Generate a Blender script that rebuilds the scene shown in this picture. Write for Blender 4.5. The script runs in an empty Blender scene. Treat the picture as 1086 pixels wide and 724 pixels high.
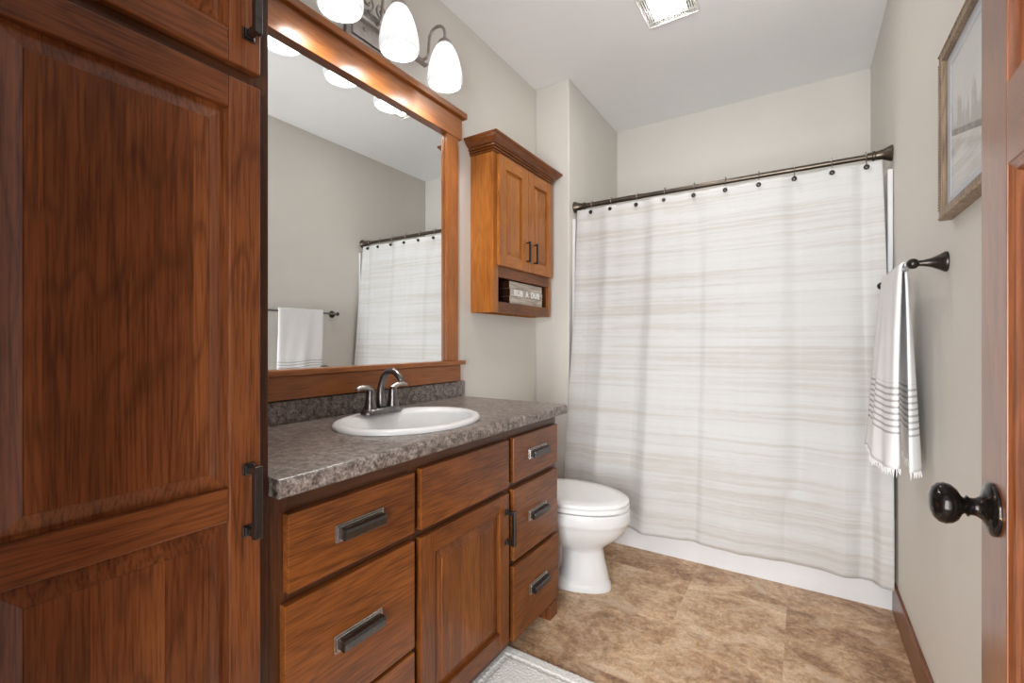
import bpy, bmesh, math, random
from mathutils import Vector, Matrix, noise
random.seed(7)
C = bpy.context.scene.collection
PI = math.pi

# ------------------------------------------------------------------ camera, world, lights, exposure
cam_d = bpy.data.cameras.new('camera'); cam = bpy.data.objects.new('camera', cam_d); C.objects.link(cam)
cam_d.sensor_width = 36.0; cam_d.lens = 484.2 / 1086 * 36.0; cam_d.shift_y = 0.6 / 1086
cam_d.clip_start = 0.02
cam.location = (1.4306, 0.0, 1.15); cam.rotation_euler = (PI / 2, 0, math.radians(32.49))
bpy.context.scene.camera = cam

sc = bpy.context.scene
sc.view_settings.view_transform = 'Standard'; sc.view_settings.look = 'None'
sc.view_settings.gamma = 1.0; sc.view_settings.use_curve_mapping = False
sc.view_settings.exposure = 0.86
sc.cycles.use_denoising = True
sc.cycles.max_bounces = 10; sc.cycles.diffuse_bounces = 6; sc.cycles.glossy_bounces = 5
sc.cycles.sample_clamp_indirect = 8.0; sc.cycles.caustics_reflective = False

world = bpy.data.worlds.new('ambient_fill'); sc.world = world; world.use_nodes = True
world.node_tree.nodes['Background'].inputs[0].default_value = (0.98, 0.99, 1.0, 1)
world.node_tree.nodes['Background'].inputs[1].default_value = 0.5  # plain ambient fill, added to brighten the room through the doorway

def area_light(name, loc, rot, sx, sy, power, col=(1, 1, 1)):
    l = bpy.data.lights.new(name, 'AREA'); l.shape = 'RECTANGLE'; l.size = sx; l.size_y = sy
    l.energy = power; l.color = col
    o = bpy.data.objects.new(name, l); C.objects.link(o); o.location = loc; o.rotation_euler = rot
    return o
HALL_FILL_W = 80.0
area_light('hall_fill', (1.3, -1.1, 1.15), (PI / 2 + 0.30, 0, 0), 1.3, 1.9, HALL_FILL_W, (0.965, 0.99, 1.0))  # unseen fill light added behind the camera to even out the room
SHADE_E = 0.22     # glow of the frosted glass itself
BULB_E = 210.0     # bulbs inside the shades
VENT_E = 42.0

# ------------------------------------------------------------------ material helpers
def new_mat(name):
    m = bpy.data.materials.new(name); m.use_nodes = True
    nt = m.node_tree
    return m, nt, nt.nodes['Principled BSDF']
def N(nt, typ, **kw):
    n = nt.nodes.new(typ)
    for k, v in kw.items(): setattr(n, k, v)
    return n
def setin(n, **kw):
    for k, v in kw.items(): n.inputs[k].default_value = v
def ramp(nt, fac, stops, interp='LINEAR'):
    r = N(nt, 'ShaderNodeValToRGB'); r.color_ramp.interpolation = interp
    els = r.color_ramp.elements
    while len(els) < len(stops): els.new(0.5)
    for e, (p, c) in zip(els, stops):
        e.position = p; e.color = (c[0], c[1], c[2], 1)
    nt.links.new(fac, r.inputs[0]); return r.outputs[0]
def math_n(nt, op, a, b=None, c=None):
    n = N(nt, 'ShaderNodeMath', operation=op)
    for i, v in enumerate((a, b, c)):
        if v is None: continue
        if isinstance(v, (int, float)): n.inputs[i].default_value = v
        else: nt.links.new(v, n.inputs[i])
    return n.outputs[0]
def mixc(nt, fac, a, b, blend='MIX'):
    n = N(nt, 'ShaderNodeMix', data_type='RGBA', blend_type=blend)
    for idx, v in ((0, fac), (6, a), (7, b)):
        if isinstance(v, (int, float)): n.inputs[idx].default_value = v
        elif isinstance(v, tuple): n.inputs[idx].default_value = (v[0], v[1], v[2], 1)
        else: nt.links.new(v, n.inputs[idx])
    return n.outputs[2]
def vmap(nt, vec, scale, loc=(0, 0, 0)):
    m = N(nt, 'ShaderNodeMapping'); m.inputs['Scale'].default_value = scale; m.inputs['Location'].default_value = loc
    nt.links.new(vec, m.inputs['Vector']); return m.outputs[0]
def noise_n(nt, vec, scale, detail=4, rough=0.55, dist=0.0):
    n = N(nt, 'ShaderNodeTexNoise'); setin(n, Scale=scale, Detail=detail, Roughness=rough, Distortion=dist)
    nt.links.new(vec, n.inputs['Vector']); return n.outputs['Fac']
def bump(nt, b, h, strength, dist=0.002):
    n = N(nt, 'ShaderNodeBump'); setin(n, Strength=strength, Distance=dist)
    nt.links.new(h, n.inputs['Height']); nt.links.new(n.outputs[0], b.inputs['Normal'])

def plain(name, col, rough=0.5, metal=0.0, spec=0.5, coat=0.0, var=0.04, vscale=30):
    m, nt, b = new_mat(name)
    tc = N(nt, 'ShaderNodeTexCoord').outputs['Object']
    f = noise_n(nt, tc, vscale, 4)
    c2 = tuple(min(1, c * (1 - var * 2)) for c in col); c1 = tuple(min(1, c * (1 + var)) for c in col)
    nt.links.new(ramp(nt, f, [(0.3, c2), (0.7, c1)]), b.inputs['Base Color'])
    setin(b, Roughness=rough, Metallic=metal)
    b.inputs['Specular IOR Level'].default_value = spec; b.inputs['Coat Weight'].default_value = coat
    b.inputs['Coat Roughness'].default_value = 0.05
    return m

def wood(name, axis, dark, mid, light, rough=0.32, boards=0.0, contrast=1.0, figure=46.0):
    m, nt, b = new_mat(name)
    tc = N(nt, 'ShaderNodeTexCoord').outputs['Object']
    rnd = N(nt, 'ShaderNodeObjectInfo').outputs['Random']
    comb = N(nt, 'ShaderNodeCombineXYZ')
    for i, k in enumerate((7.3, 11.9, 5.7)):
        nt.links.new(math_n(nt, 'MULTIPLY', rnd, k), comb.inputs[i])
    va = N(nt, 'ShaderNodeVectorMath', operation='ADD'); nt.links.new(tc, va.inputs[0]); nt.links.new(comb.outputs[0], va.inputs[1])
    v = va.outputs[0]
    ia = 'xyz'.index(axis)
    # boards glued edge to edge, each with its own tone and its own cut
    if boards:
        sep = N(nt, 'ShaderNodeSeparateXYZ'); nt.links.new(v, sep.inputs[0])
        ci = 1 if axis == 'z' else 2
        idx = math_n(nt, 'FLOOR', math_n(nt, 'MULTIPLY', sep.outputs[ci], boards))
        wn = N(nt, 'ShaderNodeTexWhiteNoise', noise_dimensions='1D'); nt.links.new(idx, wn.inputs['W'])
        bv = wn.outputs['Value']
        cb = N(nt, 'ShaderNodeCombineXYZ')
        nt.links.new(math_n(nt, 'MULTIPLY', bv, 9.0), cb.inputs[0]); nt.links.new(math_n(nt, 'MULTIPLY', bv, 4.0), cb.inputs[ia])
        vb = N(nt, 'ShaderNodeVectorMath', operation='ADD'); nt.links.new(v, vb.inputs[0]); nt.links.new(cb.outputs[0], vb.inputs[1])
        v = vb.outputs[0]
    sc1 = [6.5] * 3; sc1[ia] = 0.85
    sc2 = [260.0] * 3; sc2[ia] = 9.0
    sc3 = [9.0] * 3; sc3[ia] = 3.0
    n1 = noise_n(nt, vmap(nt, v, sc1), 1.0, 2.5, 0.5, 0.25)
    lines = math_n(nt, 'SINE', math_n(nt, 'MULTIPLY', n1, figure * 6.28 / 3.0))
    lines = math_n(nt, 'POWER', math_n(nt, 'ADD', math_n(nt, 'MULTIPLY', lines, 0.5), 0.5), 9.0)
    pores = noise_n(nt, vmap(nt, v, sc2), 1.0, 3, 0.6)
    blotch = noise_n(nt, vmap(nt, v, sc3), 1.0, 5, 0.62, 0.5)
    tone = math_n(nt, 'ADD', math_n(nt, 'MULTIPLY', blotch, 0.5), math_n(nt, 'MULTIPLY', pores, 0.5))
    if boards: tone = math_n(nt, 'ADD', tone, math_n(nt, 'MULTIPLY', math_n(nt, 'SUBTRACT', bv, 0.5), 0.17))
    tone = math_n(nt, 'ADD', tone, math_n(nt, 'MULTIPLY', math_n(nt, 'SUBTRACT', rnd, 0.5), 0.07))
    col = ramp(nt, tone, [(0.34, dark), (0.52, mid), (0.70, light)])
    col = mixc(nt, math_n(nt, 'MULTIPLY', lines, 0.42 * contrast), col, tuple(c * 0.45 for c in dark))
    pr = ramp(nt, pores, [(0.36, (0.60, 0.55, 0.5)), (0.5, (1, 1, 1))])
    col = mixc(nt, 0.65 * contrast, col, pr, 'MULTIPLY')
    nt.links.new(col, b.inputs['Base Color'])
    setin(b, Roughness=rough); b.inputs['Specular IOR Level'].default_value = 0.38
    b.inputs['Coat Weight'].default_value = 0.12; b.inputs['Coat Roughness'].default_value = 0.15
    bump(nt, b, pores, 0.12, 0.0006)
    return m

# cherry (tall cabinet, mirror, door) and warmer alder (vanity, wall cabinet)
CH = ((0.105, 0.029, 0.0085), (0.170, 0.051, 0.0150), (0.240, 0.079, 0.024))
AL = ((0.095, 0.026, 0.005), (0.190, 0.056, 0.010), (0.275, 0.090, 0.017))
UM = ((0.045, 0.015, 0.006), (0.075, 0.026, 0.010), (0.110, 0.039, 0.014))  # umber: dark wood tone with the shade of gaps and recesses put in
HN = ((0.25, 0.076, 0.012), (0.37, 0.125, 0.020), (0.47, 0.175, 0.034))
W = {}
FR = ((0.21, 0.062, 0.013), (0.31, 0.100, 0.021), (0.41, 0.145, 0.034))
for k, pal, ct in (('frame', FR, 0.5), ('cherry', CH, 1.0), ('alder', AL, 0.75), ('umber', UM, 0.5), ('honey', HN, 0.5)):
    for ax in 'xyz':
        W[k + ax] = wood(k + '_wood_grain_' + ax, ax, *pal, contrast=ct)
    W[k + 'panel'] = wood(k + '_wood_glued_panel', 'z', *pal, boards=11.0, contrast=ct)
W['dark'] = wood('dark_brown_wood', 'z', (0.02, 0.006, 0.003), (0.035, 0.011, 0.005), (0.05, 0.016, 0.007))
W['picture'] = wood('weathered_grey_brown_wood', 'z', (0.16, 0.11, 0.07), (0.27, 0.19, 0.125), (0.38, 0.29, 0.20), rough=0.6)
W['block'] = wood('whitewashed_wood', 'y', (0.33, 0.28, 0.23), (0.48, 0.42, 0.36), (0.62, 0.56, 0.50), rough=0.8)

def wall_mat(name, col, bs=0.15):
    m, nt, b = new_mat(name)
    tc = N(nt, 'ShaderNodeTexCoord').outputs['Object']
    f = noise_n(nt, tc, 3.0, 3)
    nt.links.new(ramp(nt, f, [(0.3, tuple(c * 0.975 for c in col)), (0.7, col)]), b.inputs['Base Color'])
    setin(b, Roughness=0.62); b.inputs['Specular IOR Level'].default_value = 0.3
    bump(nt, b, noise_n(nt, tc, 140.0, 3), bs, 0.002)
    return m
for k in ('z', 'y', 'panel'):
    m = wood('varnished_cherry_door_' + k, 'y' if k == 'y' else 'z', *[tuple(c * 1.25 for c in t) for t in CH], boards=11.0 if k == 'panel' else 0.0, contrast=0.6)
    pb = m.node_tree.nodes['Principled BSDF']; pb.inputs['Coat Weight'].default_value = 0.7; pb.inputs['Coat Roughness'].default_value = 0.28; W['door' + k] = m
M = {}
M['wall'] = wall_mat('greige_wall_paint', (0.67, 0.642, 0.595))
M['ceil'] = wall_mat('flat_white_ceiling_paint', (0.87, 0.87, 0.875), 0.1)
M['white'] = plain('white_vitreous_china', (0.73, 0.735, 0.74), 0.30, coat=0.0, var=0.01)
M['seatwhite'] = plain('white_seat_plastic', (0.82, 0.82, 0.82), 0.22, coat=0.2, var=0.01)
M['acrylic'] = plain('white_tub_acrylic', (0.74, 0.745, 0.76), 0.2, coat=0.3, var=0.01)
M['bronze'] = plain('oil_rubbed_bronze', (0.055, 0.045, 0.040), 0.30, metal=0.85, var=0.25, vscale=60)
M['rod'] = plain('brown_bronze_rod', (0.115, 0.092, 0.072), 0.32, metal=0.85, var=0.1)
M['gun'] = plain('brushed_gunmetal', (0.20, 0.19, 0.19), 0.28, metal=0.95, var=0.15, vscale=60)
M['pewter'] = plain('dark_pewter', (0.105, 0.098, 0.095), 0.24, metal=0.95, var=0.08, vscale=80)
M['edge'] = plain('pale_brushed_pewter', (0.40, 0.37, 0.345), 0.26, metal=0.95, var=0.06, vscale=80)
M['nickel'] = plain('antique_nickel', (0.42, 0.39, 0.37), 0.32, metal=0.95, var=0.08, vscale=80)
M['black'] = plain('black_iron_bar', (0.018, 0.018, 0.02), 0.35, metal=0.6, var=0.1)
M['plasticw'] = plain('white_grille_plastic', (0.78, 0.77, 0.74), 0.4, var=0.01)
M['darkslot'] = plain('dark_grille_gap', (0.045, 0.032, 0.024), 0.9)

def knob_mat():
    m, nt, b = new_mat('worn_black_bronze')
    tc = N(nt, 'ShaderNodeTexCoord').outputs['Object']
    w = noise_n(nt, tc, 55.0, 2, 0.5, 1.5)
    s = math_n(nt, 'LESS_THAN', math_n(nt, 'ABSOLUTE', math_n(nt, 'SUBTRACT', w, 0.56)), 0.004)
    g = math_n(nt, 'GREATER_THAN', noise_n(nt, tc, 24.0, 1), 0.56)
    nt.links.new(mixc(nt, math_n(nt, 'MULTIPLY', s, g), (0.018, 0.015, 0.014), (0.30, 0.17, 0.07)), b.inputs['Base Color'])
    setin(b, Roughness=0.16, Metallic=0.75); return m
M['knob'] = knob_mat()

def mirror_mat():
    m, nt, b = new_mat('silvered_mirror_glass')
    tc = N(nt, 'ShaderNodeTexCoord').outputs['Object']
    nt.links.new(ramp(nt, noise_n(nt, tc, 1.0), [(0, (0.86, 0.88, 0.885)), (1, (0.88, 0.90, 0.90))]), b.inputs['Base Color'])
    setin(b, Roughness=0.0, Metallic=1.0); return m
M['mirror'] = mirror_mat()

def counter_mat():
    m, nt, b = new_mat('speckled_brown_grey_laminate')
    tc = N(nt, 'ShaderNodeTexCoord').outputs['Object']
    f1 = noise_n(nt, tc, 48.0, 6, 0.72, 0.5); f2 = noise_n(nt, tc, 170.0, 4, 0.65)
    f3 = noise_n(nt, tc, 6.0, 3, 0.5)
    t = math_n(nt, 'ADD', math_n(nt, 'ADD', math_n(nt, 'MULTIPLY', f1, 0.55), math_n(nt, 'MULTIPLY', f2, 0.35)), math_n(nt, 'MULTIPLY', f3, 0.10))
    c = ramp(nt, t, [(0.38, (0.022, 0.017, 0.015)), (0.45, (0.085, 0.066, 0.058)), (0.50, (0.17, 0.138, 0.12)), (0.55, (0.26, 0.22, 0.195)), (0.63, (0.42, 0.385, 0.36))])
    nt.links.new(c, b.inputs['Base Color']); setin(b, Roughness=0.30)
    b.inputs['Specular IOR Level'].default_value = 0.5
    bump(nt, b, f2, 0.05, 0.0006)
    return m
M['counter'] = counter_mat()

def floor_mat():
    m, nt, b = new_mat('travertine_look_vinyl_tile')
    tc = N(nt, 'ShaderNodeTexCoord').outputs['Object']
    T = 0.3945
    sep = N(nt, 'ShaderNodeSeparateXYZ'); nt.links.new(tc, sep.inputs[0])
    u = math_n(nt, 'DIVIDE', math_n(nt, 'SUBTRACT', sep.outputs[0], 0.583), T)
    v = math_n(nt, 'DIVIDE', math_n(nt, 'SUBTRACT', sep.outputs[1], 1.911), T)
    iu = math_n(nt, 'FLOOR', u); iv = math_n(nt, 'FLOOR', v)
    fu = math_n(nt, 'FRACT', u); fv = math_n(nt, 'FRACT', v)
    cid = N(nt, 'ShaderNodeCombineXYZ'); nt.links.new(iu, cid.inputs[0]); nt.links.new(iv, cid.inputs[1])
    wn = N(nt, 'ShaderNodeTexWhiteNoise', noise_dimensions='2D'); nt.links.new(cid.outputs[0], wn.inputs['Vector'])
    off = N(nt, 'ShaderNodeVectorMath', operation='MULTIPLY'); nt.links.new(wn.outputs['Color'], off.inputs[0]); off.inputs[1].default_value = (13, 17, 5)
    pv = N(nt, 'ShaderNodeVectorMath', operation='ADD'); nt.links.new(tc, pv.inputs[0]); nt.links.new(off.outputs[0], pv.inputs[1])
    p = pv.outputs[0]
    n1 = noise_n(nt, vmap(nt, p, (5.0, 6.5, 1)), 1.0, 10, 0.70, 0.7)
    n2 = noise_n(nt, vmap(nt, p, (42, 48, 1)), 1.0, 8, 0.8, 0.5)
    n3 = noise_n(nt, vmap(nt, p, (10, 13, 1)), 1.0, 8, 0.7, 1.2)
    tone = math_n(nt, 'ADD', math_n(nt, 'MULTIPLY', n1, 0.58), math_n(nt, 'MULTIPLY', n2, 0.42))
    tone = math_n(nt, 'ADD', tone, math_n(nt, 'MULTIPLY', math_n(nt, 'SUBTRACT', wn.outputs['Value'], 0.5), 0.06))
    c = ramp(nt, tone, [(0.36, (0.15, 0.072, 0.036)), (0.43, (0.30, 0.165, 0.088)), (0.495, (0.46, 0.285, 0.160)), (0.55, (0.59, 0.41, 0.255)), (0.63, (0.72, 0.56, 0.40))])
    veins = math_n(nt, 'LESS_THAN', math_n(nt, 'ABSOLUTE', math_n(nt, 'SUBTRACT', n3, 0.5)), 0.012)
    c = mixc(nt, math_n(nt, 'MULTIPLY', veins, 0.35), c, (0.09, 0.052, 0.035))
    pale = ramp(nt, n3, [(0.54, (0, 0, 0)), (0.62, (1, 1, 1))])
    c = mixc(nt, math_n(nt, 'MULTIPLY', pale, 0.55), c, (0.52, 0.41, 0.31))
    e1 = math_n(nt, 'LESS_THAN', math_n(nt, 'MINIMUM', fu, math_n(nt, 'SUBTRACT', 1.0, fu)), 0.0035)
    e2 = math_n(nt, 'LESS_THAN', math_n(nt, 'MINIMUM', fv, math_n(nt, 'SUBTRACT', 1.0, fv)), 0.0035)
    e = math_n(nt, 'MAXIMUM', e1, e2)
    c = mixc(nt, math_n(nt, 'MULTIPLY', e, 0.30), c, (0.40, 0.30, 0.21))
    nt.links.new(c, b.inputs['Base Color']); setin(b, Roughness=0.42); b.inputs['Specular IOR Level'].default_value = 0.4
    bump(nt, b, n2, 0.12, 0.001)
    return m
M['floor'] = floor_mat()

def curtain_mat():
    m, nt, b = new_mat('striped_linen_weave')
    tc = N(nt, 'ShaderNodeTexCoord').outputs['UV']
    a = noise_n(nt, vmap(nt, tc, (0.35, 11.0, 1)), 1.0, 2, 0.5)
    d = noise_n(nt, vmap(nt, tc, (1.1, 60.0, 1), (3, 1, 0)), 1.0, 3, 0.6)
    f = noise_n(nt, vmap(nt, tc, (16.0, 420.0, 1)), 1.0, 2, 0.6)
    t = math_n(nt, 'ADD', math_n(nt, 'ADD', math_n(nt, 'MULTIPLY', a, 0.42), math_n(nt, 'MULTIPLY', d, 0.38)), math_n(nt, 'MULTIPLY', f, 0.20))
    c = ramp(nt, t, [(0.38, (0.50, 0.478, 0.45)), (0.46, (0.54, 0.522, 0.498)), (0.51, (0.585, 0.58, 0.575)), (0.58, (0.605, 0.605, 0.602))])
    nt.links.new(c, b.inputs['Base Color']); setin(b, Roughness=0.85); b.inputs['Specular IOR Level'].default_value = 0.15
    b.inputs['Subsurface Weight'].default_value = 0.0
    # fabric threads plus soft wash creases
    wr = noise_n(nt, vmap(nt, tc, (5.0, 9.0, 1)), 1.0, 6, 0.62, 1.8)
    h = math_n(nt, 'ADD', math_n(nt, 'MULTIPLY', wr, 1.0), math_n(nt, 'MULTIPLY', f, 0.06))
    bump(nt, b, h, 0.35, 0.012)
    return m
M['curtain'] = curtain_mat()

def liner_mat():
    m, nt, b = new_mat('translucent_cream_vinyl')
    tc = N(nt, 'ShaderNodeTexCoord').outputs['Object']
    nt.links.new(ramp(nt, noise_n(nt, tc, 6.0), [(0.3, (0.70, 0.62, 0.50)), (0.7, (0.76, 0.69, 0.58))]), b.inputs['Base Color'])
    setin(b, Roughness=0.35, Alpha=0.75); return m
M['liner'] = liner_mat()

def towel_mat():
    m, nt, b = new_mat('white_cotton_towel')
    tc = N(nt, 'ShaderNodeTexCoord').outputs['UV']
    sep = N(nt, 'ShaderNodeSeparateXYZ'); nt.links.new(tc, sep.inputs[0])
    z = sep.outputs[1]      # height above the hem in metres
    per = math_n(nt, 'FRACT', math_n(nt, 'DIVIDE', math_n(nt, 'SUBTRACT', z, 0.105), 0.0195))
    on = math_n(nt, 'LESS_THAN', per, 0.36)
    win = math_n(nt, 'MULTIPLY', math_n(nt, 'GREATER_THAN', z, 0.105), math_n(nt, 'LESS_THAN', z, 0.262))
    th = noise_n(nt, vmap(nt, tc, (500, 500, 1)), 1.0, 2)
    f = math_n(nt, 'MULTIPLY', math_n(nt, 'MULTIPLY', on, win), math_n(nt, 'ADD', 0.55, math_n(nt, 'MULTIPLY', th, 0.5)))
    nt.links.new(mixc(nt, f, (0.80, 0.80, 0.805), (0.36, 0.355, 0.36)), b.inputs['Base Color'])
    setin(b, Roughness=0.9); b.inputs['Specular IOR Level'].default_value = 0.1
    bump(nt, b, th, 0.3, 0.001)
    return m
M['towel'] = towel_mat()
M['fringe'] = plain('white_cotton_fringe', (0.80, 0.80, 0.80), 0.9, var=0.02)
M['mat'] = plain('white_looped_cotton_mat', (0.80, 0.785, 0.76), 0.95, spec=0.1, var=0.04, vscale=160)

def glow_mat(name, col, strength):
    m, nt, b = new_mat(name)
    tc = N(nt, 'ShaderNodeTexCoord').outputs['Object']
    c = ramp(nt, noise_n(nt, tc, 8.0), [(0.3, tuple(x * 0.97 for x in col)), (0.7, col)])
    nt.links.new(c, b.inputs['Emission Color']); b.inputs['Emission Strength'].default_value = strength
    b.inputs['Base Color'].default_value = (0.85, 0.86, 0.87, 1); setin(b, Roughness=0.25)
    return m
M['bulb'] = glow_mat('lit_bulb', (1.0, 0.95, 0.89), BULB_E)
M['lens'] = glow_mat('lit_vent_lens', (1.0, 0.96, 0.90), VENT_E)

def shade_mat():
    m, nt, b = new_mat('lit_frosted_glass_shade')
    tc = N(nt, 'ShaderNodeTexCoord').outputs['Object']
    c = ramp(nt, noise_n(nt, tc, 8.0), [(0.3, (0.46, 0.49, 0.51)), (0.7, (0.48, 0.51, 0.53))])
    nt.links.new(c, b.inputs['Base Color']); setin(b, Roughness=0.25)
    nt.links.new(c, b.inputs['Emission Color']); b.inputs['Emission Strength'].default_value = SHADE_E
    t = N(nt, 'ShaderNodeBsdfTranslucent'); nt.links.new(c, t.inputs[0])
    mx = N(nt, 'ShaderNodeMixShader'); mx.inputs[0].default_value = 0.019
    nt.links.new(b.outputs[0], mx.inputs[1]); nt.links.new(t.outputs[0], mx.inputs[2])
    nt.links.new(mx.outputs[0], nt.nodes['Material Output'].inputs[0])
    return m
M['shade'] = shade_mat()

def art_mat():
    m, nt, b = new_mat('misty_lake_print')
    tc = N(nt, 'ShaderNodeTexCoord').outputs['UV']
    sep = N(nt, 'ShaderNodeSeparateXYZ'); nt.links.new(tc, sep.inputs[0])
    y = math_n(nt, 'ADD', sep.outputs[1], math_n(nt, 'MULTIPLY', math_n(nt, 'SUBTRACT', sep.outputs[0], 0.23), 0.30))
    tr = noise_n(nt, vmap(nt, tc, (7.0, 0.6, 1)), 1.0, 6, 0.65)
    top = math_n(nt, 'ADD', 0.46, math_n(nt, 'MULTIPLY', math_n(nt, 'MAXIMUM', math_n(nt, 'SUBTRACT', tr, 0.42), 0.0), 1.5))
    trees = math_n(nt, 'MULTIPLY', math_n(nt, 'GREATER_THAN', y, 0.44), math_n(nt, 'LESS_THAN', y, top))
    sky = ramp(nt, noise_n(nt, vmap(nt, tc, (2, 4, 1)), 1.0, 4), [(0.3, (0.56, 0.56, 0.55)), (0.7, (0.66, 0.66, 0.66))])
    c = mixc(nt, trees, sky, (0.40, 0.38, 0.36))
    water = ramp(nt, noise_n(nt, vmap(nt, tc, (1.5, 16, 1)), 1.0, 5, 0.6, 1.0), [(0.35, (0.42, 0.39, 0.36)), (0.55, (0.62, 0.61, 0.59)), (0.7, (0.70, 0.70, 0.69))])
    c = mixc(nt, math_n(nt, 'LESS_THAN', y, 0.41), c, water)
    shore = math_n(nt, 'MULTIPLY', math_n(nt, 'GREATER_THAN', y, 0.41), math_n(nt, 'LESS_THAN', y, 0.45))
    shc = ramp(nt, noise_n(nt, vmap(nt, tc, (18, 8, 1)), 1.0, 3), [(0.4, (0.10, 0.09, 0.08)), (0.6, (0.26, 0.22, 0.18))])
    c = mixc(nt, shore, c, shc)
    nt.links.new(c, b.inputs['Base Color']); setin(b, Roughness=0.5); return m
M['art'] = art_mat()
def glass_mat():
    m, nt, b = new_mat('picture_glazing')
    tc = N(nt, 'ShaderNodeTexCoord').outputs['Object']
    nt.links.new(ramp(nt, noise_n(nt, tc, 2.0), [(0, (0.95, 0.97, 0.97)), (1, (0.96, 0.98, 0.98))]), b.inputs['Base Color'])
    setin(b, Roughness=0.03, Alpha=0.12); return m
M['glazing'] = glass_mat()
M['matboard'] = plain('pale_blue_grey_mat_board', (0.50, 0.53, 0.58), 0.8, var=0.01)

# ------------------------------------------------------------------ geometry helpers (everything is drawn in room coordinates, metres)
def origin(o):
    p = Vector(o.location); q = o.parent
    while q is not None: p = p + Vector(q.location); q = q.parent
    return p
def obj(name, bm, mats, parent=None, smooth=False, base=None, bevel=0.0, seg=2, solid=0.0, sub=0, angle=35):
    bmesh.ops.recalc_face_normals(bm, faces=bm.faces[:])
    me = bpy.data.meshes.new(name)
    o = bpy.data.objects.new(name, me); C.objects.link(o)
    if parent is not None:
        off = origin(parent); o.parent = parent
    else:
        if base is None:
            xs = [v.co for v in bm.verts]
            base = (sum(v.x for v in xs) / len(xs), sum(v.y for v in xs) / len(xs), min(v.z for v in xs))
        off = Vector(base); o.location = off
    bmesh.ops.translate(bm, verts=bm.verts[:], vec=-off)
    bm.to_mesh(me); bm.free()
    for m in (mats if isinstance(mats, (list, tuple)) else [mats]): me.materials.append(m)
    if smooth:
        for p in me.polygons: p.use_smooth = True
        me.set_sharp_from_angle(angle=math.radians(angle))
    if solid:
        md = o.modifiers.new('thickness', 'SOLIDIFY'); md.thickness = solid; md.offset = 0
    if bevel:
        md = o.modifiers.new('edges', 'BEVEL'); md.width = bevel; md.segments = seg; md.limit_method = 'ANGLE'; md.angle_limit = math.radians(40)
        md.harden_normals = False
    if sub:
        md = o.modifiers.new('smooth', 'SUBSURF'); md.levels = sub; md.render_levels = sub
    return o
def thing(name, loc, label, cat, group=None):
    o = bpy.data.objects.new(name, None); C.objects.link(o); o.location = loc
    return tag(o, label, cat, group)
def tag(o, label, cat, group=None, kind=None):
    o['label'] = label; o['category'] = cat
    if group: o['group'] = group
    if kind: o['kind'] = kind
    return o
def struct(o, label=None):
    o['kind'] = 'structure'
    if label: o['label'] = label
    return o
def box(bm, x0, x1, y0, y1, z0, z1, mat=0):
    vs = [bm.verts.new(p) for p in ((x0, y0, z0), (x1, y0, z0), (x1, y1, z0), (x0, y1, z0), (x0, y0, z1), (x1, y0, z1), (x1, y1, z1), (x0, y1, z1))]
    for f in ((0, 3, 2, 1), (4, 5, 6, 7), (0, 1, 5, 4), (1, 2, 6, 5), (2, 3, 7, 6), (3, 0, 4, 7)):
        bm.faces.new([vs[i] for i in f]).material_index = mat
    return bm
def B(*a): return box(bmesh.new(), *a)
def loft(bm, rings, closed=True, cap=True, mat=0):
    R = [[bm.verts.new(p) for p in r] for r in rings]
    n = len(R[0])
    for a, b in zip(R, R[1:]):
        for i in range(n if closed else n - 1):
            j = (i + 1) % n
            bm.faces.new((a[i], a[j], b[j], b[i])).material_index = mat
    if cap and closed:
        bm.faces.new(R[0][::-1]).material_index = mat; bm.faces.new(R[-1]).material_index = mat
    return R
def lathe(bm, prof, center, axis='z', n=32, cap=True, mat=0):
    """prof: list of (radius, distance along axis)."""
    cx, cy, cz = center; rings = []
    for r, h in prof:
        ring = []
        for i in range(n):
            a = 2 * PI * i / n; c, s = r * math.cos(a), r * math.sin(a)
            if axis == 'z': ring.append((cx + c, cy + s, cz + h))
            elif axis == 'x': ring.append((cx + h, cy + c, cz + s))
            else: ring.append((cx + c, cy + h, cz + s))
        rings.append(ring)
    loft(bm, rings, True, cap, mat); return bm
def tube(bm, pts, r, n=12, mat=0, flat=1.0, ref=None):
    pts = [Vector(p) for p in pts]
    rs = r if isinstance(r, (list, tuple)) else [r] * len(pts)
    rings = []; prev = None
    for i, p in enumerate(pts):
        t = (pts[min(i + 1, len(pts) - 1)] - pts[max(i - 1, 0)]).normalized()
        if prev is None:
            u = Vector(ref) if ref else (Vector((0, 0, 1)) if abs(t.z) < 0.9 else Vector((0, 1, 0)))
        else: u = prev
        u = (u - t * u.dot(t)).normalized(); prev = u
        v = t.cross(u)
        rings.append([tuple(p + (u * math.cos(2 * PI * k / n) + v * math.sin(2 * PI * k / n) * flat) * rs[i]) for k in range(n)])
    loft(bm, rings, True, True, mat); return bm
def prism_y(bm, prof, y0, y1, mat=0):
    loft(bm, [[(x, y0, z) for x, z in prof], [(x, y1, z) for x, z in prof]], True, True, mat); return bm

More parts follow.
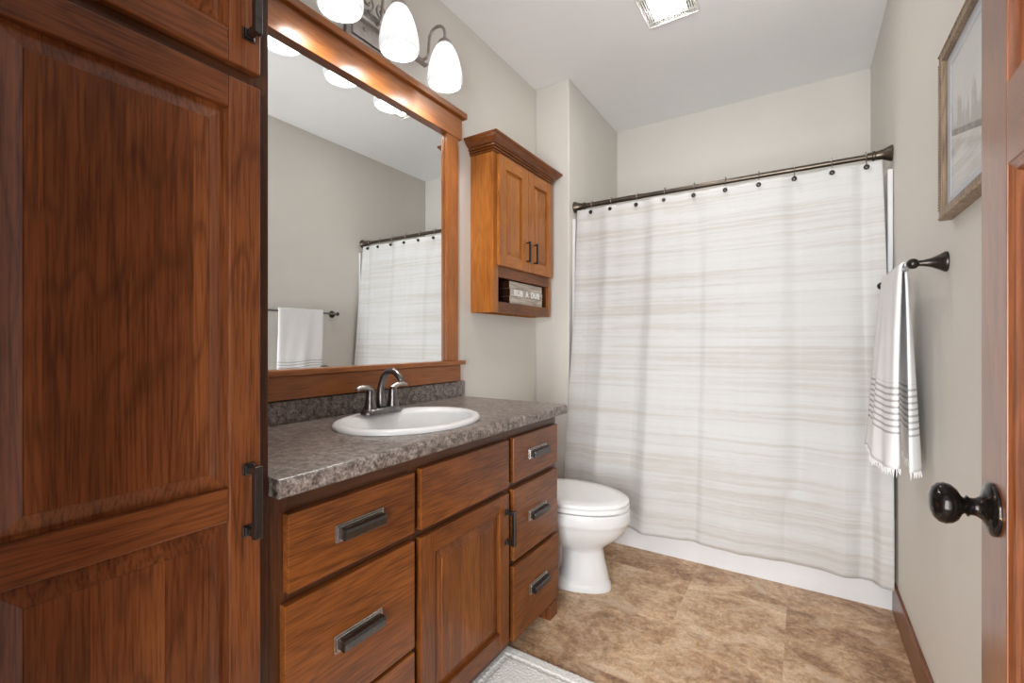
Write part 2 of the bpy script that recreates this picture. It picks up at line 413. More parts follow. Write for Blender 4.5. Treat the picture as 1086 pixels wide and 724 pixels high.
# ------------------------------------------------------------------ room shell
XR, YB, H = 1.765, 3.375, 2.748
BX, BY = 0.2346, 2.522          # the wall return beside the tub alcove
YF = 0.035
struct(obj('floor', B(-0.1, XR + 0.1, -0.2, YB + 0.1, -0.08, 0.0), M['floor'], base=(0, 0, 0)))
struct(obj('ceiling', B(-0.1, XR + 0.1, -0.2, YB + 0.1, H, H + 0.08), M['ceil'], base=(0, 0, H)))
struct(obj('wall_left', B(-0.1, 0.0, -0.1, YB, 0, H), M['wall'], base=(0, 0, 0)))
struct(obj('wall_right', B(XR, XR + 0.1, -0.1, YB, 0, H), M['wall'], base=(0, 0, 0)))
struct(obj('wall_back', B(-0.1, XR + 0.1, YB, YB + 0.1, 0, H), M['wall'], base=(0, 0, 0)))
struct(obj('wall_alcove', B(0.0, BX, BY, YB, 0, H), M['wall'], base=(0, 0, 0), bevel=0.006, seg=3))
bm = B(0.0, 0.80, YF - 0.12, YF, 0, H)
box(bm, 0.80, XR, YF - 0.12, YF, 2.07, H)
struct(obj('wall_front', bm, M['wall'], base=(0, 0, 0)))
struct(obj('baseboard_right', B(XR - 0.012, XR, 0.97, 2.52, 0, 0.125), W['cherryy'], base=(XR, 1, 0), bevel=0.003))
struct(obj('baseboard_left', B(0, 0.012, 1.775, BY, 0, 0.125), W['cherryy'], base=(0, 1.775, 0), bevel=0.003))
bm = B(0.735, 0.80, YF, YF + 0.012, 0, 2.135)
box(bm, 0.80, XR - 0.002, YF, YF + 0.012, 2.07, 2.135)
struct(obj('trim_1', bm, W['cherryz'], base=(0.8, YF, 0), bevel=0.002))

# ------------------------------------------------------------------ cabinet pieces
def raised_panel(bm, xf, y0, y1, z0, z1, rec=0.012, field=0.003, wid=0.031, thick=0.012, tuck=0.006):
    """panel held in the opening y0..y1, z0..z1 of a frame whose face is at xf: sunk edge, sloped shoulder, flat field"""
    a, b = xf - rec, xf - field
    r0 = [(xf - rec - thick, y, z) for y, z in ((y0 - tuck, z0 - tuck), (y1 + tuck, z0 - tuck), (y1 + tuck, z1 + tuck), (y0 - tuck, z1 + tuck))]
    def ring(x, d): return [(x, y0 + d, z0 + d), (x, y1 - d, z0 + d), (x, y1 - d, z1 - d), (x, y0 + d, z1 - d)]
    loft(bm, [r0, [(a,) + p[1:] for p in r0], ring(a, 0.004), ring(b - 0.0018, wid), ring(b, wid + 0.0012)])
    return bm
def frame_bm(xb, xf, y0, y1, z0, z1, st, rails):
    """stiles (slot 0, vertical grain) and rails (slot 1, level grain); rails = list of (z0, z1)"""
    bm = bmesh.new()
    box(bm, xb, xf, y0, y0 + st, z0, z1, 0); box(bm, xb, xf, y1 - st, y1, z0, z1, 0)
    for a, b in rails: box(bm, xb, xf - 0.0004, y0 + st, y1 - st, a, b, 1)
    return bm
def bar_pull(name, parent, x, y, z, ln, vertical=True, t=0.0105, out=0.030):
    """square bar on two posts with flared square feet"""
    bm = bmesh.new(); h = ln / 2
    def bx(dx0, dx1, a0, a1, w):
        if vertical: box(bm, x + dx0, x + dx1, y - w, y + w, z + a0, z + a1)
        else: box(bm, x + dx0, x + dx1, y + a0, y + a1, z - w, z + w)
    for s in (-1, 1):
        c = s * (h - 0.011)
        bx(0, 0.004, c - 0.011, c + 0.011, 0.011); bx(0.004, 0.008, c - 0.008, c + 0.008, 0.008); bx(0.008, out, c - 0.006, c + 0.006, 0.006)
    bx(out - 0.004, out + 0.008, -h + 0.002, h - 0.002, t / 2 + 0.002)
    return obj(name, bm, M['pewter'], parent, bevel=0.0012)
def ledge_pull(parent, x, y, z, ln=0.138):
    """wide rectangular drawer pull: stepped back plate, thick bar with a rounded lip"""
    bm = bmesh.new(); h = ln / 2
    box(bm, x, x + 0.003, y - h, y + h, z - 0.020, z + 0.020)
    box(bm, x + 0.003, x + 0.007, y - h + 0.004, y + h - 0.004, z - 0.016, z + 0.016)
    prism_y(bm, [(x + 0.006, z - 0.011), (x + 0.020, z - 0.014), (x + 0.025, z - 0.012), (x + 0.0265, z + 0.004), (x + 0.024, z + 0.010), (x + 0.006, z + 0.012)], y - h + 0.010, y + h - 0.010, 1)
    return obj('handle', bm, [M['edge'], M['pewter']], parent, bevel=0.0012)

# ------------------------------------------------------------------ tall linen cabinet
TY0, TY1, TXF, TXD, TTOP = 0.052, 0.498, 0.547, 0.567, 2.36
tc_ = thing('linen_cabinet', (0.27, 0.275, 0), 'tall dark cherry linen cabinet with raised panel doors, left of the vanity', 'cabinet')
bm = bmesh.new()
box(bm, 0.001, TXF - 0.02, TY0, TY0 + 0.018, 0, TTOP); box(bm, 0.001, TXF - 0.02, TY1 - 0.018, TY1, 0, TTOP)
box(bm, 0.001, 0.012, TY0 + 0.018, TY1 - 0.018, 0, TTOP)
for z in (0.09, 1.63, TTOP - 0.02): box(bm, 0.012, TXF - 0.02, TY0 + 0.018, TY1 - 0.018, z, z + 0.018)
obj('carcass', bm, W['cherryz'], tc_)
obj('face_frame', frame_bm(TXF - 0.02, TXF, TY0, TY1, 0.0, TTOP, 0.04, [(0.0, 0.11), (1.61, 1.68), (TTOP - 0.06, TTOP)]), [W['umberz'], W['umbery']], tc_, bevel=0.001)  # shade in the gaps between the doors is put into this wood colour
def tall_door(z0, z1, rails, panels, pull):
    d = obj('door', frame_bm(TXF + 0.001, TXD, 0.073, 0.473, z0, z1, 0.057, rails), [W['cherryz'], W['cherryy']], tc_, bevel=0.0028)
    for a, b in panels:
        obj('panel', raised_panel(bmesh.new(), TXD, 0.130, 0.416, a, b), W['cherrypanel'], d)
    bar_pull('handle', d, TXD, 0.449, pull, 0.135)
    return d
tall_door(0.10, 1.627, [(0.10, 0.157), (0.829, 0.889), (1.570, 1.627)], [(0.157, 0.829), (0.889, 1.570)], 0.860)
tall_door(1.653, 2.31, [(1.653, 1.713), (2.25, 2.31)], [(1.713, 2.25)], 1.772)

# ------------------------------------------------------------------ vanity
VX, VD = 0.540, 0.560
van = thing('vanity_cabinet', (0.27, 1.12, 0), 'wide reddish brown wooden vanity with six drawers and one door, under the countertop', 'cabinet')
bm = bmesh.new()
VY0, VY1 = TY1 + 0.002, 1.740
box(bm, 0.001, VX - 0.02, VY0, VY0 + 0.018, 0, 0.846); 
loft(bm, [[(0.001, y, 0), (0.46, y, 0), (0.46, y, 0.075), (VX - 0.02, y, 0.075), (VX - 0.02, y, 0.846), (0.001, y, 0.846)] for y in (VY1 - 0.018, VY1)])
box(bm, 0.001, VX - 0.02, VY0 + 0.018, VY1 - 0.018, 0.075, 0.093); box(bm, 0.001, 0.012, VY0 + 0.018, VY1 - 0.018, 0.093, 0.846)
for y in (0.898, 1.364): box(bm, 0.012, VX - 0.02, y - 0.009, y + 0.009, 0.093, 0.846)
obj('carcass', bm, W['alderz'], van)
obj('toe_kick', B(0.44, 0.458, VY0 + 0.018, VY1 - 0.018, 0.0, 0.075), W['dark'], van)
bm = bmesh.new()
for a, b in ((VY0, 0.540), (0.880, 0.917), (1.343, 1.388), (1.713, VY1)): box(bm, VX - 0.02, VX, a, b, 0.062, 0.846, 0)
for a, b in ((0.540, 0.880), (0.917, 1.343), (1.388, 1.713)):
    for z0, z1 in ((0.062, 0.095), (0.800, 0.846), (0.617, 0.652)): box(bm, VX - 0.02, VX - 0.0004, a, b, z0, z1, 1)
for a, b in ((0.540, 0.880), (1.388, 1.713)): box(bm, VX - 0.02, VX - 0.0004, a, b, 0.318, 0.360, 1)
obj('face_frame', bm, [W['umberz'], W['umbery']], van, bevel=0.001)  # dark frame wood, shade around the drawer fronts included in its colour
bm = B(0.470, VX + 0.012, 1.672, 1.738, 0.0, 0.0625)
obj('foot', bm, W['cherryz'], van, bevel=0.002)
def drawer(y0, y1, z0, z1, pull=True, nm='drawer'):
    d = obj(nm, B(VX + 0.0005, VD, y0, y1, z0, z1), W['aldery'], van, bevel=0.0025)
    if pull: ledge_pull(d, VD, (y0 + y1) / 2, (z0 + z1) / 2 + 0.002)
    return d
drawer(0.531, 0.886, 0.643, 0.803); drawer(0.524, 0.886, 0.337, 0.621); drawer(0.524, 0.886, 0.078, 0.325)
drawer(0.911, 1.349, 0.640, 0.806, False, 'false_drawer_front')
drawer(1.380, 1.722, 0.645, 0.807); drawer(1.380, 1.722, 0.365, 0.622); drawer(1.380, 1.735, 0.078, 0.345)
d = obj('door', frame_bm(VX + 0.0005, VD, 0.909, 1.349, 0.098, 0.619, 0.058, [(0.098, 0.156), (0.561, 0.619)]), [W['alderz'], W['aldery']], van, bevel=0.0025)
obj('panel', raised_panel(bmesh.new(), VD, 0.967, 1.291, 0.156, 0.561), W['alderpanel'], d)
bar_pull('handle', d, VD, 1.331, 0.506, 0.125)

# countertop with rolled front edge and backsplash
ZC, CY0, CY1, CXF = 0.885, TY1 + 0.002, 1.766, 0.586
SX, SY, SA, SB = 0.320, 1.110, 0.262, 0.214      # sink centre, half length, half depth
prof = [(0.001, 0.849), (CXF - 0.004, 0.847), (CXF, 0.851)]
for i in range(7):
    a = i / 6 * PI / 2; prof.append((CXF - 0.014 + 0.014 * math.cos(a), ZC - 0.014 + 0.014 * math.sin(a)))
prof += [(0.001, ZC)]
ct = obj('countertop', prism_y(bmesh.new(), prof, CY0, CY1), M['counter'], base=(0.29, 1.13, 0.847), smooth=True, angle=50)
tag(ct, 'brown and grey speckled laminate countertop with backsplash, on the vanity', 'countertop')
cut_bm = bmesh.new()
loft(cut_bm, [[(SX + (SB - 0.022) * math.cos(2 * PI * i / 48), SY + (SA - 0.022) * math.sin(2 * PI * i / 48), z) for i in range(48)] for z in (0.83, 0.90)])
me = bpy.data.meshes.new('sink_cutout'); cut_bm.to_mesh(me); cut_bm.free()
cutter = bpy.data.objects.new('sink_cutout', me); C.objects.link(cutter)
md = ct.modifiers.new('hole', 'BOOLEAN'); md.operation = 'DIFFERENCE'; md.object = cutter; md.solver = 'EXACT'
bpy.context.view_layer.update()
dg = bpy.context.evaluated_depsgraph_get()
cutter.location = -Vector(ct.location) + Vector(ct.location)
nm = bpy.data.meshes.new_from_object(ct.evaluated_get(dg)); ct.modifiers.clear(); ct.data = nm
bpy.data.objects.remove(cutter)
bp = [(0.001, ZC), (0.021, ZC), (0.021, 0.952), (0.018, 0.959), (0.013, 0.961), (0.001, 0.961)]
obj('backsplash', prism_y(bmesh.new(), bp, CY0, 1.778), M['counter'], ct, smooth=True)

# ------------------------------------------------------------------ sink
sink = thing('sink', (SX, SY, ZC), 'white oval drop-in sink set in the countertop', 'sink')
prof = [(1.0, 1.0, 0.0008), (1.0, 1.0, 0.006), (0.985, 0.98, 0.012), (0.95, 0.94, 0.0155), (0.90, 0.88, 0.0150), (0.865, 0.83, 0.010), (0.84, 0.79, -0.004), (0.80, 0.74, -0.045), (0.72, 0.66, -0.09), (0.55, 0.50, -0.125), (0.30, 0.28, -0.14), (0.08, 0.09, -0.145)]
rings = []
for k, (fa, fb, h) in enumerate(prof):
    dx = 0.0 if h > 0.0152 or k < 3 else min(1, (k - 3) / 3) * 0.020     # the deck behind the bowl is wider than the front lip
    rings.append([(SX + dx + SB * fb * math.cos(2 * PI * i / 64) - (0.006 if dx else 0), SY + SA * fa * math.sin(2 * PI * i / 64), ZC + h) for i in range(64)])
bm = bmesh.new(); loft(bm, rings, True, False); bm.faces.new([v for v in bm.verts][-64:])
back = [[(SX + (SB - 0.024) * s * math.cos(2 * PI * i / 64), SY + (SA - 0.024) * s * math.sin(2 * PI * i / 64), ZC + h) for i in range(64)] for s, h in ((1, -0.002), (0.97, -0.045), (0.85, -0.10), (0.6, -0.145), (0.2, -0.158))]
obj('basin', bm, M['white'], sink, smooth=True, angle=60)
obj('drain', lathe(bmesh.new(), [(0.022, 0.0), (0.022, 0.004), (0.012, 0.005), (0.012, 0.009), (0.002, 0.010)], (SX + 0.014, SY, ZC - 0.146), n=24), M['gun'], sink, smooth=True)

# ------------------------------------------------------------------ faucet
FX, FY, FZ = 0.152, 1.135, ZC + 0.0135
fau = thing('faucet', (FX, FY, FZ), 'dark bronze two-handle arched faucet on the back of the sink', 'faucet')
def stadium(cx, cy, hl, r, z, n=10):
    pts = []
    for i in range(n + 1):
        a = i / n * PI; pts.append((cx + r * math.cos(a), cy + hl + r * math.sin(a), z))
    for i in range(n + 1):
        a = PI + i / n * PI; pts.append((cx + r * math.cos(a), cy - hl + r * math.sin(a), z))
    return pts
bm = bmesh.new(); loft(bm, [stadium(FX, FY, 0.058, r, FZ + h) for r, h in ((0.029, 0), (0.029, 0.005), (0.027, 0.010), (0.023, 0.015), (0.020, 0.018))])
obj('base_plate', bm, M['gun'], fau, smooth=True)
for s in (-1, 1):
    y = FY + s * 0.052
    bm = bmesh.new(); lathe(bm, [(0.0235, 0.012), (0.022, 0.022), (0.0175, 0.045), (0.0150, 0.068), (0.0150, 0.078), (0.013, 0.083), (0.004, 0.085)], (FX, y, FZ), n=24)
    h = obj('handle', bm, M['gun'], fau, smooth=True)
    pts = [(FX, y - s * 0.006, FZ + 0.082), (FX + 0.002, y + s * 0.010, FZ + 0.091), (FX + 0.004, y + s * 0.030, FZ + 0.0955), (FX + 0.006, y + s * 0.050, FZ + 0.094), (FX + 0.007, y + s * 0.064, FZ + 0.090)]
    obj('lever', tube(bmesh.new(), pts, [0.008, 0.0095, 0.0085, 0.008, 0.0055], 12, flat=1.25), M['nickel'], h, smooth=True)
pts = []; rr = []
path = [(-0.002, 0.012), (-0.006, 0.050), (-0.005, 0.085), (0.003, 0.115), (0.020, 0.140), (0.043, 0.152), (0.068, 0.147), (0.088, 0.132), (0.103, 0.112)]
for i, (dx, dz) in enumerate(path):
    pts.append((FX + dx, FY, FZ + dz)); rr.append((0.021, 0.0165, 0.014, 0.0125, 0.012, 0.0115, 0.0115, 0.012, 0.0125)[i])
obj('spout', tube(bmesh.new(), pts, rr, 16, ref=(1, 0, 0)), M['gun'], fau, smooth=True, sub=1)
obj('lift_rod', lathe(bmesh.new(), [(0.0022, 0.01), (0.0022, 0.055), (0.005, 0.057), (0.006, 0.063), (0.003, 0.068)], (FX - 0.022, FY, FZ), n=12), M['gun'], fau, smooth=True)

# ------------------------------------------------------------------ wall mirror
mir = thing('wall_mirror', (0.01, 1.13, 0.965), 'large wall mirror in a reddish brown wooden frame, above the vanity countertop', 'mirror')
MY0, MY1 = 0.530, 1.717
obj('mirror_glass', B(0.004, 0.012, MY0 + 0.07, MY1 - 0.07, 1.05, 2.14), M['mirror'], mir)
obj('backing_board', B(0.001, 0.0038, MY0 + 0.02, MY1 - 0.02, 1.0, 2.20), W['dark'], mir)
for y0, y1 in ((MY0, MY0 + 0.082), (MY1 - 0.082, MY1)):
    obj('stile', B(0.0125, 0.030, y0, y1, 1.062, 2.129), W['framez'], mir, bevel=0.0015)
obj('head_rail', B(0.001, 0.034, MY0 - 0.024, 1.741, 2.129, 2.233), W['framey'], mir, bevel=0.0015)
obj('cornice', B(0.001, 0.050, TY1 + 0.004, 1.764, 2.234, 2.262), W['framey'], mir, bevel=0.003)
obj('sill', B(0.001, 0.046, TY1 + 0.004, 1.757, 1.041, 1.061), W['framey'], mir, bevel=0.003)
obj('apron', B(0.001, 0.034, MY0 - 0.02, 1.731, 0.964, 1.040), W['framey'], mir, bevel=0.0015)

# ------------------------------------------------------------------ vanity light
vl = thing('vanity_light', (0.0, 1.195, 2.35), 'three-shade nickel vanity light on the wall above the mirror', 'light')
bm = bmesh.new()
loft(bm, [[(x, 1.195 + a * (0.108 - d), 2.352 + b * (0.076 - d)) for a, b in ((-1, -1), (1, -1), (1, 1), (-1, 1))] for x, d in ((0.001, 0.0), (0.016, 0.0), (0.026, 0.014), (0.034, 0.017))])
obj('back_plate', bm, M['nickel'], vl, bevel=0.002)
bm = bmesh.new()
prism_y(bm, [(0.030, 2.352), (0.052, 2.355), (0.056, 2.364), (0.052, 2.372), (0.030, 2.376)], 0.905, 1.485)
obj('crossbar', bm, M['nickel'], vl, bevel=0.002)
bm = bmesh.new()
for s in (-1, 1):
    pts = []
    for i in range(26):
        a = i / 25 * 2.6 * PI; r = 0.030 - 0.0235 * i / 25
        pts.append((0.047, 1.195 + s * (0.034 - r * math.sin(a) * 1.0), 2.425 + 0.008 - r * math.cos(a)))
    pts = [(0.047, 1.195 + s * 0.012, 2.374), (0.047, 1.195 + s * 0.022, 2.392)] + pts
    tube(bm, pts, 0.0042, 8)
obj('scroll', bm, M['nickel'], vl, smooth=True)
bm = bmesh.new(); bm.free()
for sy in (1.155, 1.235):
    obj('screw', lathe(bmesh.new(), [(0.007, 0), (0.007, 0.003), (0.003, 0.006)], (0.034, sy, 2.330), 'x', 12), M['nickel'], vl, smooth=True)
LX = 0.175
for ly in (0.942, 1.197, 1.452):
    pts = [(0.052, ly, 2.364), (0.072, ly, 2.366), (0.082, ly, 2.378), (0.084, ly, 2.400), (0.086, ly, 2.425)]
    for i in range(1, 9):
        a = PI - i / 8 * PI; pts.append((0.1305 + 0.0445 * math.cos(a), ly, 2.435 + 0.042 * math.sin(a)))
    pts.append((LX, ly, 2.405))
    arm = obj('arm', tube(bmesh.new(), pts, 0.0062, 10), M['nickel'], vl, smooth=True)
    obj('socket_cap', lathe(bmesh.new(), [(0.008, 0.028), (0.010, 0.022), (0.024, 0.012), (0.031, 0.0), (0.031, -0.008), (0.026, -0.010)], (LX, ly, 2.388), n=24), M['nickel'], arm, smooth=True)
    prof = [(0.012, 0.168), (0.028, 0.166), (0.036, 0.156), (0.048, 0.132), (0.060, 0.098), (0.068, 0.064), (0.0725, 0.034), (0.0725, 0.014), (0.0695, 0.004), (0.066, 0.0), (0.0635, 0.003)]
    sh = obj('lamp_shade', lathe(bmesh.new(), prof, (LX, ly, 2.220), n=40, cap=False), M['shade'], vl, smooth=True, angle=80)
    obj('bulb', lathe(bmesh.new(), [(0.012, 0.075), (0.015, 0.06), (0.026, 0.04), (0.030, 0.022), (0.026, 0.006), (0.014, -0.004), (0.002, -0.007)], (LX, ly, 2.265), n=24), M['bulb'], sh, smooth=True)

# ------------------------------------------------------------------ wall cabinet over the toilet
wc = thing('wall_cabinet', (0.08, 2.15, 1.30), 'small honey brown wall cabinet with two doors, crown and open niche, over the toilet', 'cabinet')
Y0, Y1, XF, XD = 1.852, 2.452, 0.141, 0.160
bm = bmesh.new()
box(bm, 0.001, XF - 0.018, Y0, Y0 + 0.018, 1.30, 2.125); box(bm, 0.001, XF - 0.018, Y1 - 0.018, Y1, 1.30, 2.125)
box(bm, 0.001, 0.008, Y0 + 0.018, Y1 - 0.018, 1.30, 2.125)
for z in (1.497, 2.105): box(bm, 0.008, XF - 0.018, Y0 + 0.018, Y1 - 0.018, z, z + 0.018)
obj('carcass', bm, W['honeyz'], wc)
bm = B(0.0085, XF - 0.0185, Y0 + 0.0185, Y1 - 0.0185, 1.336, 1.3535)
for a in ((Y0 + 0.0185, Y0 + 0.024), (Y1 - 0.024, Y1 - 0.0185)): box(bm, 0.0085, XF - 0.0185, *a, 1.3535, 1.4965)
box(bm, 0.0085, 0.013, Y0 + 0.024, Y1 - 0.024, 1.3535, 1.4965)
obj('niche_lining', bm, W['umbery'], wc)  # shade inside the niche is painted in by this darker wood
bm = bmesh.new()
box(bm, XF - 0.018, XF, Y0, 1.897, 1.30, 2.125, 0); box(bm, XF - 0.018, XF, 2.436, Y1, 1.30, 2.125, 0)
for a, b in ((1.30, 1.354), (1.478, 1.545), (2.07, 2.125)): box(bm, XF - 0.018, XF - 0.0003, 1.897, 2.436, a, b, 1)
obj('face_frame', bm, [W['honeyz'], W['aldery']], wc, bevel=0.001)
for y0, y1, hy in ((1.880, 2.163, 2.146), (2.166, 2.447, 2.226)):
    d = obj('door', frame_bm(XF + 0.0005, XD, y0, y1, 1.534, 2.088, 0.062, [(1.534, 1.594), (2.028, 2.088)]), [W['honeyz'], W['honeyy']], wc, bevel=0.002)
    obj('panel', raised_panel(bmesh.new(), XD, y0 + 0.062, y1 - 0.062, 1.594, 2.028, wid=0.020, field=0.005), W['honeypanel'], d)
    hz = 1.640
    bm = bmesh.new()
    for s in (-1, 1): box(bm, XD, XD + 0.022, hy - 0.004, hy + 0.004, hz + s * 0.050 - 0.004, hz + s * 0.050 + 0.004)
    box(bm, XD + 0.017, XD + 0.025, hy - 0.0048, hy + 0.0048, hz - 0.057, hz + 0.057)
    obj('handle', bm, M['black'], d, bevel=0.001)
# crown: beaded steps then a cove, mitred round three sides
cp = [(0.000, 2.094), (0.008, 2.095), (0.009, 2.101), (0.003, 2.103), (0.003, 2.105), (0.014, 2.106), (0.015, 2.112), (0.008, 2.114), (0.008, 2.116), (0.020, 2.117), (0.022, 2.123), (0.015, 2.125), (0.016, 2.127), (0.024, 2.130), (0.036, 2.138), (0.046, 2.148), (0.052, 2.157), (0.056, 2.158), (0.058, 2.168), (0.0, 2.170)]
bm = bmesh.new(); path = []
for d, z in cp:
    path.append([(0.001, Y0 - d, z), (XF + d, Y0 - d, z), (XF + d, min(Y1 + d, 2.519), z), (0.001, min(Y1 + d, 2.519), z)])
R = [[bm.verts.new(p) for p in r] for r in path]
for a, b in zip(R, R[1:]):
    for i in range(3): bm.faces.new((a[i], a[i + 1], b[i + 1], b[i]))
bm.faces.new(R[-1])
obj('crown_molding', bm, W['aldery'], wc)

# stacked wooden sign in the niche
sg = thing('word_block_sign', (0.09, 2.20, 1.354), 'whitewashed wooden block sign reading RUB A DUB, in the wall cabinet niche', 'sign')
for z0, z1, dy in ((1.3545, 1.3925, 0.0), (1.3933, 1.4335, 0.004), (1.4343, 1.4725, -0.002)):
    blk = obj('block', B(0.040, 0.128, 2.022 + dy, 2.376 + dy, z0, z1), W['block'], sg, bevel=0.0015)
    blk.data.materials.append(W['dark'])
    for p in blk.data.polygons:
        if p.normal.y < -0.5: p.material_index = 1  # left-hand faces take the dark brown wood
    if dy == 0.004:
        for word, wy in (('RUB', 2.110), ('A', 2.200), ('DUB', 2.292)):
            cu = bpy.data.curves.new('lettering', 'FONT'); cu.body = word; cu.size = 0.046; cu.extrude = 0.0014; cu.align_x = 'CENTER'; cu.align_y = 'CENTER'; cu.space_character = 1.12; cu.offset = 0.0014
            to = bpy.data.objects.new('lettering_curve', cu); C.objects.link(to)
            to.rotation_euler = (PI / 2, 0, PI / 2); to.location = Vector((0.1290, wy, (z0 + z1) / 2)) - origin(sg)
            bpy.context.view_layer.update()
            lm = bpy.data.meshes.new_from_object(to.evaluated_get(bpy.context.evaluated_depsgraph_get()))
            lt = bpy.data.objects.new('lettering', lm); C.objects.link(lt); lt.parent = blk
            lt.rotation_euler = to.rotation_euler; lt.location = to.location
            bpy.data.objects.remove(to)
            lm.materials.clear(); lm.materials.append(M['seatwhite'])

# ------------------------------------------------------------------ toilet
TC = 2.030
toi = thing('toilet', (0.40, TC, 0), 'white round-front toilet with closed lid between the vanity and the tub', 'toilet')
def egg(cx, back, front, w, z, n=48, sq=1.0):
    """plan outline: half-length back/front along x, half-width w"""
    r = []
    for i in range(n):
        a = 2 * PI * i / n; c, s = math.cos(a), math.sin(a)
        L = front if c > 0 else back
        e = 1.0 if c > 0 else sq
        r.append((cx + L * (abs(c) ** e) * (1 if c > 0 else -1), TC + w * s * (1.0 if c > 0 else (abs(s) ** (e - 1) if False else 1)), z))
    return r
secs = [  # cx, back, front, half-width, z
    (0.40, 0.235, 0.280, 0.120, 0.0), (0.40, 0.235, 0.282, 0.122, 0.010), (0.40, 0.232, 0.277, 0.114, 0.028),
    (0.45, 0.200, 0.221, 0.106, 0.036), (0.52, 0.115, 0.147, 0.094, 0.050), (0.53, 0.105, 0.131, 0.087, 0.080), (0.53, 0.102, 0.119, 0.079, 0.125), (0.53, 0.102, 0.110, 0.077, 0.168), (0.52, 0.115, 0.118, 0.084, 0.184),
    (0.47, 0.180, 0.188, 0.116, 0.204), (0.43, 0.215, 0.265, 0.147, 0.232), (0.45, 0.215, 0.286, 0.168, 0.268),
    (0.46, 0.215, 0.293, 0.180, 0.300), (0.465, 0.215, 0.295, 0.185, 0.318), (0.466, 0.216, 0.300, 0.190, 0.324), (0.466, 0.216, 0.302, 0.192, 0.334), (0.466, 0.216, 0.302, 0.192, 0.372), (0.466, 0.216, 0.298, 0.189, 0.380), (0.466, 0.200, 0.27, 0.165, 0.382)]
bm = bmesh.new(); loft(bm, [egg(*s) for s in secs])
# rear body and the trapway bulge on each flank
bo = obj('bowl', bm, M['white'], toi, smooth=True, angle=60)
obj('rear_pedestal', B(0.175, 0.46, TC - 0.062, TC + 0.062, 0.02, 0.29), M['white'], bo, bevel=0.02, seg=3, smooth=True)
for s in (-1, 1):
    pts = [(0.45, TC + s * 0.050, 0.225), (0.40, TC + s * 0.058, 0.205), (0.35, TC + s * 0.066, 0.165), (0.31, TC + s * 0.070, 0.115), (0.29, TC + s * 0.070, 0.060), (0.28, TC + s * 0.070, 0.014)]
    obj('trapway', tube(bmesh.new(), pts, [0.03, 0.040, 0.042, 0.040, 0.040, 0.042], 14), M['white'], bo, smooth=True, sub=1)
    obj('bolt_cap', lathe(bmesh.new(), [(0.016, 0.0), (0.016, 0.008), (0.010, 0.018), (0.002, 0.021)], (0.42, TC + s * 0.096, 0.012), n=16), M['seatwhite'], bo, smooth=True)
bm = bmesh.new(); loft(bm, [egg(0.466, b, f, w, z) for b, f, w, z in ((0.205, 0.292, 0.184, 0.384), (0.21, 0.298, 0.190, 0.387), (0.21, 0.298, 0.190, 0.401), (0.205, 0.293, 0.186, 0.405))])
obj('seat', bm, M['seatwhite'], toi, smooth=True, angle=50)
bm = bmesh.new(); loft(bm, [egg(0.466, b, f, w, z) for b, f, w, z in ((0.205, 0.290, 0.183, 0.4075), (0.21, 0.296, 0.188, 0.411), (0.21, 0.296, 0.188, 0.421), (0.205, 0.290, 0.183, 0.426), (0.15, 0.235, 0.140, 0.430), (0.05, 0.10, 0.06, 0.432))])
obj('lid', bm, M['seatwhite'], toi, smooth=True, angle=50)
obj('hinge', B(0.235, 0.262, TC - 0.09, TC + 0.09, 0.382, 0.412), M['seatwhite'], toi, bevel=0.004)
bm = B(0.022, 0.225, TC - 0.215, TC + 0.215, 0.385, 0.71)
obj('tank', bm, M['white'], toi, bevel=0.02, seg=4, smooth=True)
obj('tank_lid', B(0.012, 0.235, TC - 0.225, TC + 0.225, 0.7105, 0.742), M['white'], toi, bevel=0.009, seg=3, smooth=True)
obj('neck', B(0.06, 0.30, TC - 0.10, TC + 0.10, 0.30, 0.384), M['white'], toi, bevel=0.015, seg=3, smooth=True)
bm = bmesh.new(); lathe(bm, [(0.012, 0), (0.012, 0.012), (0.007, 0.016)], (0.225, TC - 0.15, 0.65), 'x', 16); tube(bm, [(0.238, TC - 0.15, 0.65), (0.240, TC - 0.115, 0.646), (0.240, TC - 0.085, 0.643)], 0.006, 8)
obj('flush_lever', bm, M['nickel'], toi, smooth=True)

# ------------------------------------------------------------------ bathtub and surround
TF = 2.527
tub = thing('bathtub', (1.0, 2.95, 0), 'white bathtub with a plain apron, behind the striped shower curtain', 'bathtub')
def rrect(x0, x1, y0, y1, r, z, n=6):
    pts = []
    for cx, cy, a0 in ((x1 - r, y1 - r, 0), (x0 + r, y1 - r, PI / 2), (x0 + r, y0 + r, PI), (x1 - r, y0 + r, 1.5 * PI)):
        for i in range(n + 1):
            a = a0 + i / n * PI / 2; pts.append((cx + r * math.cos(a), cy + r * math.sin(a), z))
    return pts
x0, x1, y1 = BX + 0.002, XR - 0.002, YB - 0.002
bm = bmesh.new()
loft(bm, [rrect(x0, x1, TF, y1, 0.004, 0.0), rrect(x0, x1, TF, y1, 0.004, 0.365), rrect(x0, x1, TF - 0.006, y1, 0.006, 0.378), rrect(x0, x1, TF - 0.006, y1, 0.010, 0.394), rrect(x0 + 0.004, x1 - 0.004, TF, y1 - 0.004, 0.012, 0.400),
          rrect(x0 + 0.07, x1 - 0.07, TF + 0.075, y1 - 0.06, 0.12, 0.400), rrect(x0 + 0.085, x1 - 0.085, TF + 0.088, y1 - 0.072, 0.12, 0.388), rrect(x0 + 0.13, x1 - 0.11, TF + 0.115, y1 - 0.10, 0.12, 0.12), rrect(x0 + 0.20, x1 - 0.16, TF + 0.16, y1 - 0.14, 0.10, 0.07)])
obj('tub_shell', bm, M['acrylic'], tub, smooth=True, angle=40)
sur = thing('tub_surround', (1.0, 3.3, 0.402), 'glossy white wall panels around the tub, behind the shower curtain', 'shower surround')
zs0, zs1 = 0.402, 1.905
